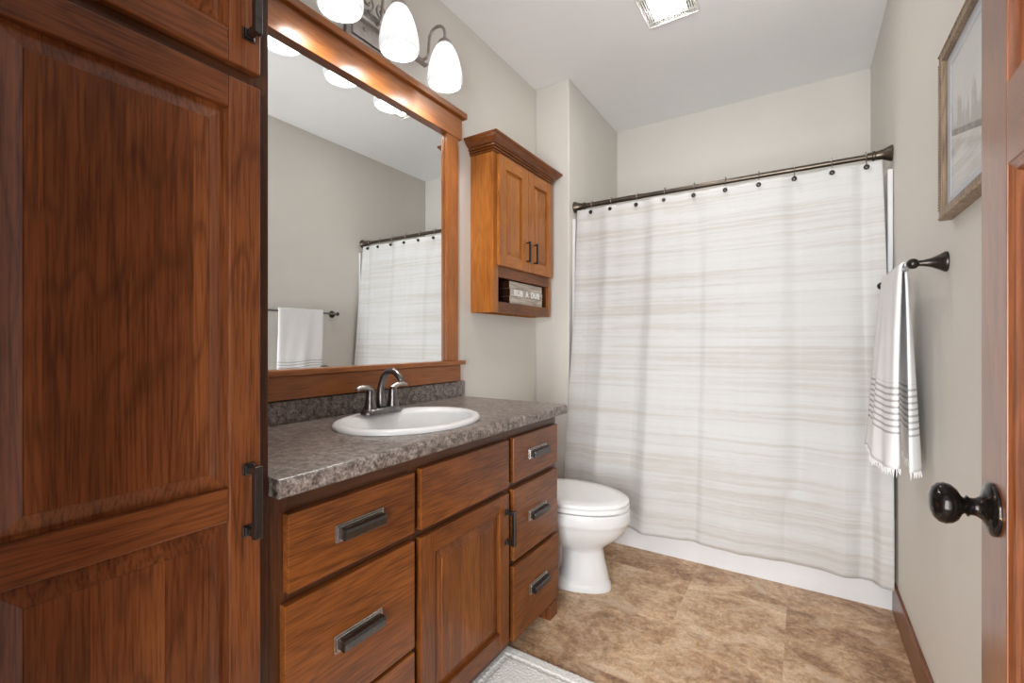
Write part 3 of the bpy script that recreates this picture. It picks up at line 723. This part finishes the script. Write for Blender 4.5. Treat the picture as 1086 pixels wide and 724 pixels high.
obj('side_panel', B(x1 - 0.020, x1, 2.56, y1, zs0, zs1), M['acrylic'], sur, bevel=0.006, seg=3)
obj('side_panel', B(x0, x0 + 0.020, 2.56, y1, zs0, zs1), M['acrylic'], sur, bevel=0.006, seg=3)
obj('back_panel', B(x0 + 0.0205, x1 - 0.0205, y1 - 0.020, y1, zs0, zs1), M['acrylic'], sur, bevel=0.006, seg=3)

# ------------------------------------------------------------------ curtain rod, rings, curtain, liner
RY, RZ = 2.605, 1.986
rod = thing('curtain_rod', (1.0, RY, RZ), 'dark bronze shower curtain rod spanning the tub alcove', 'curtain rod')
bm = bmesh.new(); lathe(bm, [(0.0125, 0.04), (0.0125, XR - BX - 0.04)], (BX, RY, RZ), 'x', 24)
lathe(bm, [(0.0145, 0.06), (0.0145, 0.42)], (BX, RY, RZ), 'x', 24)
obj('tube', bm, M['rod'], rod, smooth=True)
fl = [(0.034, 0.0005), (0.035, 0.006), (0.031, 0.014), (0.023, 0.032), (0.0185, 0.052), (0.0185, 0.060), (0.0215, 0.063), (0.0215, 0.069), (0.0165, 0.072), (0.0165, 0.088), (0.0125, 0.092)]
obj('flange', lathe(bmesh.new(), fl, (BX, RY, RZ), 'x', 28), M['rod'], rod, smooth=True)
obj('flange', lathe(bmesh.new(), [(r, -h) for r, h in fl], (XR, RY, RZ), 'x', 28), M['rod'], rod, smooth=True)
ringx = [0.351, 0.473, 0.627, 0.783, 0.938, 1.092, 1.245, 1.396, 1.545, 1.672]
nth = ['first', 'second', 'third', 'fourth', 'fifth', 'sixth', 'seventh', 'eighth', 'ninth', 'tenth', 'eleventh', 'twelfth']
for i, rx in enumerate(ringx):
    g = thing('curtain_ring', (rx, RY, RZ), 'dark bronze curtain hook with round button, %s from the left on the rod' % nth[i], 'curtain ring', 'shower curtain rings')
    pts = [(rx, RY + 0.019 * math.sin(2 * PI * k / 20), RZ + 0.003 - 0.0195 * math.cos(2 * PI * k / 20)) for k in range(3, 21)]
    pts += [(rx, RY - 0.012, RZ - 0.030), (rx, RY - 0.022, RZ - 0.046)]
    obj('hook', tube(bmesh.new(), pts, 0.0022, 8), M['nickel'], g, smooth=True)
    bm = bmesh.new(); lathe(bm, [(0.001, -0.010), (0.007, -0.0085), (0.0105, -0.003), (0.0115, 0.002), (0.009, 0.007), (0.003, 0.009)], (rx, RY - 0.029, RZ - 0.052), 'y', 16)
    obj('button', bm, M['bronze'], g, smooth=True)

def interp(xs, ys, x):
    if x <= xs[0]: return ys[0]
    for a, b, p, q in zip(xs, xs[1:], ys, ys[1:]):
        if x <= b:
            t = (x - a) / (b - a); t = t * t * (3 - 2 * t) * 0.5 + t * 0.5; return p + (q - p) * t
    return ys[-1]
hx = [0.21, 0.30, 0.42, 0.52, 0.605, 0.700, 0.835, 0.964, 0.995, 1.163, 1.292, 1.426, 1.516, 1.585, 1.672, 1.715, 1.754]
hy = [0.0, 0.022, -0.012, 0.018, 0.020, -0.030, -0.008, 0.022, 0.010, -0.012, 0.010, 0.046, 0.022, -0.002, 0.040, -0.026, -0.028]
def fold(x):        # soft pleats carried all the way down
    return (0.0032 * math.sin(x * 41 + 0.6) + 0.0020 * math.sin(x * 67 + 1.9) + 0.0045 * math.sin(x * 23))
NS, NT = 260, 90
ZT, ZB = 1.958, 0.112
bm = bmesh.new(); uvl = bm.loops.layers.uv.new('UVMap'); G = []; UVc = {}
for j in range(NT + 1):
    t = j / NT
    row = []
    z = ZT + (ZB - ZT) * t
    tt = min(1.0, (1.985 - z) / (1.985 - 0.46))
    yb = 2.588 + (2.487 - 2.588) * tt ** 0.9
    xl = 0.262 + (0.206 - 0.262) * max(0.0, (t - 0.25) / 0.75) ** 1.2 if t > 0.25 else 0.262
    xr = 1.728 + (1.753 - 1.728) * min(1, t * 1.4)
    for i in range(NS + 1):
        s = i / NS; x = xl + (xr - xl) * s
        xn = 0.21 + (1.754 - 0.21) * s
        # sag between hooks at the very top
        xs = [0.25] + ringx + [1.74]
        k = max(0, min(len(xs) - 2, next((q for q in range(len(xs) - 1) if xs[q + 1] >= x), len(xs) - 2)))
        w = (x - xs[k]) / max(1e-4, xs[k + 1] - xs[k]); gap = xs[k + 1] - xs[k]
        sag = math.sin(PI * min(1, max(0, w))) * gap
        top = max(0.0, 1 - t / 0.10)
        zz = z - 0.045 * sag * top ** 1.5
        y = yb + interp(hx, hy, xn) * (0.16 + 0.84 * t) + fold(xn) * (0.9 - 0.35 * t) - 0.05 * sag * top
        y += 0.003 * noise.noise(Vector((x * 5, z * 4, 1.7))) * 1.5
        row.append(bm.verts.new((x, min(y, 2.512 if z < 0.42 else 3), zz)))
        UVc[row[-1]] = (s * 1.55, z)
    G.append(row)
for j in range(NT):
    for i in range(NS):
        f = bm.faces.new((G[j][i], G[j][i + 1], G[j + 1][i + 1], G[j + 1][i]))
        for l in f.loops: l[uvl].uv = UVc[l.vert]
cur = obj('shower_curtain', bm, M['curtain'], base=(1.0, 2.5, 0.112), smooth=True, solid=0.0016, angle=180)
tag(cur, 'off-white shower curtain with faint beige level stripes, hanging outside the tub', 'curtain')
# plain liner on the tub side, showing at both ends under the rod
bm = bmesh.new(); G = []
for j in range(41):
    t = j / 40; z = 1.945 + (0.44 - 1.945) * t; row = []
    for i in range(121):
        x = 0.252 + (1.741 - 0.252) * i / 120 - (0.0 if i < 115 else 0.004 * math.sin(t * 9))
        row.append(bm.verts.new((x, RY + 0.020 + 0.012 * math.sin(x * 38) + 0.022 * t, z)))
    G.append(row)
for j in range(40):
    for i in range(120): bm.faces.new((G[j][i], G[j][i + 1], G[j + 1][i + 1], G[j + 1][i]))
tag(obj('shower_liner', bm, M['liner'], smooth=True, angle=180, solid=0.0006), 'cream translucent liner hanging behind the striped shower curtain', 'curtain')

# ------------------------------------------------------------------ towel bar and towel
BXT, BZ = 1.693, 1.371
tb = thing('towel_bar', (XR, 2.0, BZ), 'dark bronze towel bar with flared posts on the right wall', 'towel bar')
for y in (1.697, 2.302):
    p = obj('post', lathe(bmesh.new(), [(0.0275, -0.0005), (0.028, -0.004), (0.026, -0.008), (0.020, -0.018), (0.0125, -0.034), (0.0088, -0.050), (0.0078, -0.064)], (XR, y, BZ), 'x', 28), M['bronze'], tb, smooth=True)
    bm = bmesh.new(); lathe(bm, [(0.0145 * math.sin(PI * k / 12) + 0.0003, -0.0145 * math.cos(PI * k / 12)) for k in range(13)], (BXT, y, BZ), 'y', 24)
    obj('finial', bm, M['bronze'], p, smooth=True)
obj('bar', lathe(bmesh.new(), [(0.0075, 1.70), (0.0075, 2.30)], (BXT, 0, BZ), 'y', 20), M['gun'], tb, smooth=True)

tw = thing('hand_towel', (BXT, 1.99, 0.76), 'white towel with grey stripes and fringe, folded over the towel bar', 'towel')
def towel_sheet(face):
    """face -1: room side; +1: wall side. Each side is a folded double layer whose near fold turns towards the bar."""
    bm = bmesh.new(); uvl = bm.loops.layers.uv.new('UVMap'); G = []; UVc = {}
    nz, nu = 46, 34; L = 0.618
    for j in range(nz + 1):
        t = j / nz                      # 0 at the hem, 1 over the bar
        a = max(0.0, 1 - t)             # flare grows towards the hem
        row = []
        z = 0.762 + L * t - (0.0 if t < 0.985 else 0.0)
        for i in range(nu + 1):
            s = i / nu
            if face < 0:
                yf = 2.165 - 0.055 * a; yn = 1.822 - 0.025 * a
                xb = BXT - 0.0125 - 0.030 * a ** 0.8 - 0.030 * a * (1 - s)
                q = max(0.0, (s - 0.86) / 0.14)
                y = yf + (yn - yf) * min(1.0, s / 0.93) if s < 0.93 else yn
                x = xb + 0.028 * q ** 2 * (0.25 + 0.75 * a)
                if s > 0.93: y = yn - 0.006 * math.sin((s - 0.93) / 0.07 * PI)
                x += 0.007 * a * math.sin(s * 9 + 0.7) + 0.003 * a * math.sin(s * 21 + t * 5)
                hz = 0.012 * a * math.sin(s * 7) + 0.022 * a * (1 - s)
            else:
                yf = 2.165 + 0.02 * a; yn = 1.828 - 0.020 * a
                y = yf + (yn - yf) * s
                x = BXT + 0.0125 + 0.030 * a ** 0.8 + 0.005 * a * math.sin(s * 8 + 1.5)
                q = max(0.0, (s - 0.80) / 0.20)
                x -= (0.010 + 0.022 * a) * q ** 2
                x = min(x, XR - 0.012)
                hz = -0.010 * a
            zz = z + hz * 0.6
            row.append(bm.verts.new((x, y, zz))); UVc[row[-1]] = (s * 0.4, L * t + (0.0 if face < 0 else 0.0))
        G.append(row)
    # over the top of the bar to its centre line
    for k in range(1, 7):
        b = k / 6 * PI / 2; row = []
        for i in range(nu + 1):
            v = G[nz][i].co
            row.append(bm.verts.new((BXT + (v.x - BXT) * math.cos(b), v.y, v.z + 0.0125 * math.sin(b)))); UVc[row[-1]] = (i / nu * 0.4, L + 0.01)
        G.append(row)
    for j in range(len(G) - 1):
        for i in range(nu):
            f = bm.faces.new((G[j][i], G[j][i + 1], G[j + 1][i + 1], G[j + 1][i]))
            for l in f.loops: l[uvl].uv = UVc[l.vert]
    hem = [v.co.copy() for v in G[0]]
    return bm, hem
for face, nm in ((-1, 'front_fall'), (1, 'back_fall')):
    bm, hem = towel_sheet(face)
    o = obj(nm, bm, M['towel'], tw, smooth=True, angle=180, solid=0.005)
    fb = bmesh.new(); rnd = random.Random(3 + face)
    for k in range(64):
        q = k / 63 * (len(hem) - 1); i0 = min(int(q), len(hem) - 2); p = hem[i0].lerp(hem[i0 + 1], q - i0)
        dx, dy = rnd.uniform(-0.006, 0.006), rnd.uniform(-0.008, 0.008); ln = rnd.uniform(0.014, 0.026)
        xx = min(p.x + dx, XR - 0.006)
        tube(fb, [(p.x, p.y, p.z + 0.002), ((p.x + xx) / 2 + rnd.uniform(-.002, .002), p.y + dy * 0.4, p.z - ln * 0.5), (xx, p.y + dy, p.z - ln)], [0.0018, 0.0014, 0.0008], 5)
    obj('fringe', fb, M['fringe'], o, smooth=True)['kind'] = 'stuff'

# ------------------------------------------------------------------ picture on the right wall
pic = thing('picture_frame', (XR, 1.42, 1.47), 'framed misty lake print in a weathered wood frame, on the right wall', 'picture')
PY0, PY1, PZ0, PZ1, PT, PW = 1.17, 1.645, 1.473, 1.912, 0.026, 0.024
xp = XR - 0.001
for a in ((PY0, PY1, PZ0, PZ0 + PW), (PY0, PY1, PZ1 - PW, PZ1), (PY0, PY0 + PW, PZ0 + PW, PZ1 - PW), (PY1 - PW, PY1, PZ0 + PW, PZ1 - PW)):
    y0, y1, z0, z1 = a
    bm = B(xp - PT, xp, *a)
    horiz = (y1 - y0) > (z1 - z0)
    # a fine ridge and a row of beads along the outer edge
    ln = (y1 - y0) if horiz else (z1 - z0); n = int(ln / 0.0075)
    outer = (z0 if z0 == PZ0 else z1) if horiz else (y0 if y0 == PY0 else y1)
    inn = 1 if outer in (PZ0, PY0) else -1
    for k in range(n):
        c = (y0 if horiz else z0) + (k + 0.5) * ln / n
        o_ = outer + inn * 0.004
        cc = (xp - PT - 0.001, c, o_) if horiz else (xp - PT - 0.001, o_, c)
        m4 = Matrix.Translation(cc) @ Matrix.Diagonal((0.0025, 0.003, 0.003, 1))
        bmesh.ops.create_icosphere(bm, subdivisions=1, radius=1.0, matrix=m4)
    obj('frame_rail', bm, W['picture'], pic)
iy0, iy1, iz0, iz1 = PY0 + PW, PY1 - PW, PZ0 + PW, PZ1 - PW
bm = bmesh.new(); mw = 0.028
for a in ((iy0, iy1, iz0, iz0 + mw), (iy0, iy1, iz1 - mw, iz1), (iy0, iy0 + mw, iz0 + mw, iz1 - mw), (iy1 - mw, iy1, iz0 + mw, iz1 - mw)): box(bm, xp - 0.013, xp - 0.011, *a)
obj('mat_board', bm, M['matboard'], pic)
bm = bmesh.new(); uvl = bm.loops.layers.uv.new('UVMap')
vs = [bm.verts.new((xp - x, y, z)) for x in (0.0105, 0.0085) for y, z in ((iy0, iz0), (iy1, iz0), (iy1, iz1), (iy0, iz1))]
for fi in ((0, 1, 2, 3), (7, 6, 5, 4), (0, 4, 5, 1), (1, 5, 6, 2), (2, 6, 7, 3), (3, 7, 4, 0)):
    f = bm.faces.new([vs[i] for i in fi])
    for l in f.loops: l[uvl].uv = ((iy1 - l.vert.co.y) / (iy1 - iy0), (l.vert.co.z - iz0) / (iz1 - iz0))
obj('print', bm, M['art'], pic)
obj('glazing', B(xp - 0.017, xp - 0.015, iy0, iy1, iz0, iz1), M['glazing'], pic)

# ------------------------------------------------------------------ door standing open against the right wall
DX0, DX1 = 1.6556, 1.6906
DY0, DY1 = 0.055, 0.952
bm = bmesh.new(); st = 0.100
box(bm, DX0, DX1, DY0, DY0 + st, 0.012, 2.045, 0); box(bm, DX0, DX1, DY1 - st, DY1, 0.012, 2.045, 0)
for a, b in ((0.012, 0.22), (1.382, 1.490), (1.935, 2.045)): box(bm, DX0 + 0.0003, DX1, DY0 + st, DY1 - st, a, b, 1)
door = struct(obj('door_1', bm, [W['doorz'], W['doory']], base=(DX1, DY0, 0.012), bevel=0.0015), 'open cherry panel door standing against the right wall')
for a, b in ((0.22, 1.382), (1.490, 1.935)):
    bm = bmesh.new(); y0, y1 = DY0 + st, DY1 - st
    def rg(x, d): return [(x, y0 + d, a + d), (x, y1 - d, a + d), (x, y1 - d, b - d), (x, y0 + d, b - d)]
    loft(bm, [rg(DX1 - 0.004, 0.0), rg(DX0 + 0.002, 0.0), rg(DX0 + 0.005, 0.006), rg(DX0 + 0.006, 0.010), rg(DX0 + 0.012, 0.014), rg(DX0 + 0.012, 0.020), rg(DX0 + 0.006, 0.050), rg(DX0 + 0.005, 0.052)])
    obj('panel', bm, W['doorpanel'], door)
KY, KZ = 0.900, 0.916
kn = obj('knob', lathe(bmesh.new(), [(0.0365, -0.0002), (0.037, -0.003), (0.034, -0.006), (0.026, -0.0085), (0.0165, -0.012), (0.0125, -0.018), (0.0120, -0.024), (0.0150, -0.027), (0.0105, -0.030), (0.0150, -0.034), (0.0225, -0.038), (0.0275, -0.044), (0.0292, -0.051), (0.0275, -0.058), (0.0215, -0.064), (0.012, -0.0672), (0.002, -0.068)], (DX0, KY, KZ), 'x', 40), M['knob'], door, smooth=True, angle=60)
obj('knob', lathe(bmesh.new(), [(0.0365, 0.0002), (0.037, 0.003), (0.026, 0.0085), (0.0125, 0.016), (0.0120, 0.022), (0.0225, 0.030), (0.029, 0.041), (0.0275, 0.050), (0.012, 0.058), (0.002, 0.059)], (DX1, KY, KZ), 'x', 32), M['knob'], door, smooth=True, angle=60)
obj('latch', B(DX0 + 0.006, DX1 - 0.006, DY1, DY1 + 0.001, KZ - 0.028, KZ + 0.028), M['bronze'], door)

# ------------------------------------------------------------------ ceiling vent with light
VX0, VX1, VY0, VY1 = 0.770, 1.016, 2.080, 2.328
vent = thing('ceiling_vent', (0.893, 2.204, H), 'square white ceiling fan grille with a lit centre', 'vent light')
zt = H - 0.0005; zb = H - 0.016
bm = bmesh.new(); fw = 0.010
for a in ((VX0, VX1, VY0, VY0 + fw), (VX0, VX1, VY1 - fw, VY1), (VX0, VX0 + fw, VY0 + fw, VY1 - fw), (VX1 - fw, VX1, VY0 + fw, VY1 - fw)): box(bm, *a, zb, zt)
obj('frame', bm, M['plasticw'], vent, bevel=0.002)
obj('backing', B(VX0 + fw, VX1 - fw, VY0 + fw, VY1 - fw, zt - 0.0015, zt), M['darkslot'], vent)
lx0, lx1, ly0, ly1 = 0.822, 0.964, 2.128, 2.280
bm = bmesh.new(); n = 22
for k in range(n):
    x = VX0 + fw + (k + 0.5) * (VX1 - VX0 - 2 * fw) / n
    if lx0 - 0.003 < x < lx1 + 0.003:
        box(bm, x - 0.0024, x + 0.0024, VY0 + fw, ly0, zb + 0.002, zt - 0.002); box(bm, x - 0.0024, x + 0.0024, ly1, VY1 - fw, zb + 0.002, zt - 0.002)
    else: box(bm, x - 0.0024, x + 0.0024, VY0 + fw, VY1 - fw, zb + 0.002, zt - 0.002)
for y in (2.114, 2.204, 2.294):
    box(bm, VX0 + fw, lx0, y - 0.003, y + 0.003, zb + 0.004, zt - 0.002); box(bm, lx1, VX1 - fw, y - 0.003, y + 0.003, zb + 0.004, zt - 0.002)
obj('grille', bm, M['plasticw'], vent)
bm = bmesh.new(); loft(bm, [rrect(lx0, lx1, ly0, ly1, 0.012, zt - 0.004), rrect(lx0, lx1, ly0, ly1, 0.012, zb + 0.001), rrect(lx0 + 0.010, lx1 - 0.010, ly0 + 0.010, ly1 - 0.010, 0.010, zb - 0.004)])
obj('light_lens', bm, M['lens'], vent, smooth=True)

# ------------------------------------------------------------------ bath mat
bm = bmesh.new(); G = []
mx0, mx1, my0, my1 = 0.475, 1.06, 0.60, 1.442
nx, ny = 220, 310
for j in range(ny + 1):
    row = []
    for i in range(nx + 1):
        u, v = i / nx, j / ny
        x, y = mx0 + (mx1 - mx0) * u, my0 + (my1 - my0) * v
        e = min(u * (mx1 - mx0), (1 - u) * (mx1 - mx0), v * (my1 - my0), (1 - v) * (my1 - my0))
        edge = min(1.0, e / 0.012)
        z = 0.002 + 0.014 * math.sqrt(edge) + 0.0022 * noise.noise(Vector((x * 150, y * 150, 0))) * edge + 0.0016 * noise.noise(Vector((x * 260, y * 260, 3))) * edge
        if 0.045 < e < 0.062: z -= 0.004
        row.append(bm.verts.new((x + 0.002 * noise.noise(Vector((x * 60, y * 60, 8))), y + 0.002 * noise.noise(Vector((x * 60, y * 60, 5))), max(z, 0.0012))))
    G.append(row)
for j in range(ny):
    for i in range(nx): bm.faces.new((G[j][i], G[j][i + 1], G[j + 1][i + 1], G[j + 1][i]))
bl = [bm.verts.new((x, y, 0.0006)) for x, y in ((mx0, my0), (mx1, my0), (mx1, my1), (mx0, my1))]
bm.faces.new(bl[::-1])
tag(obj('bath_mat', bm, M['mat'], smooth=True, angle=180, base=((mx0 + mx1) / 2, (my0 + my1) / 2, 0.0)), 'white looped cotton bath mat on the floor along the vanity', 'mat')
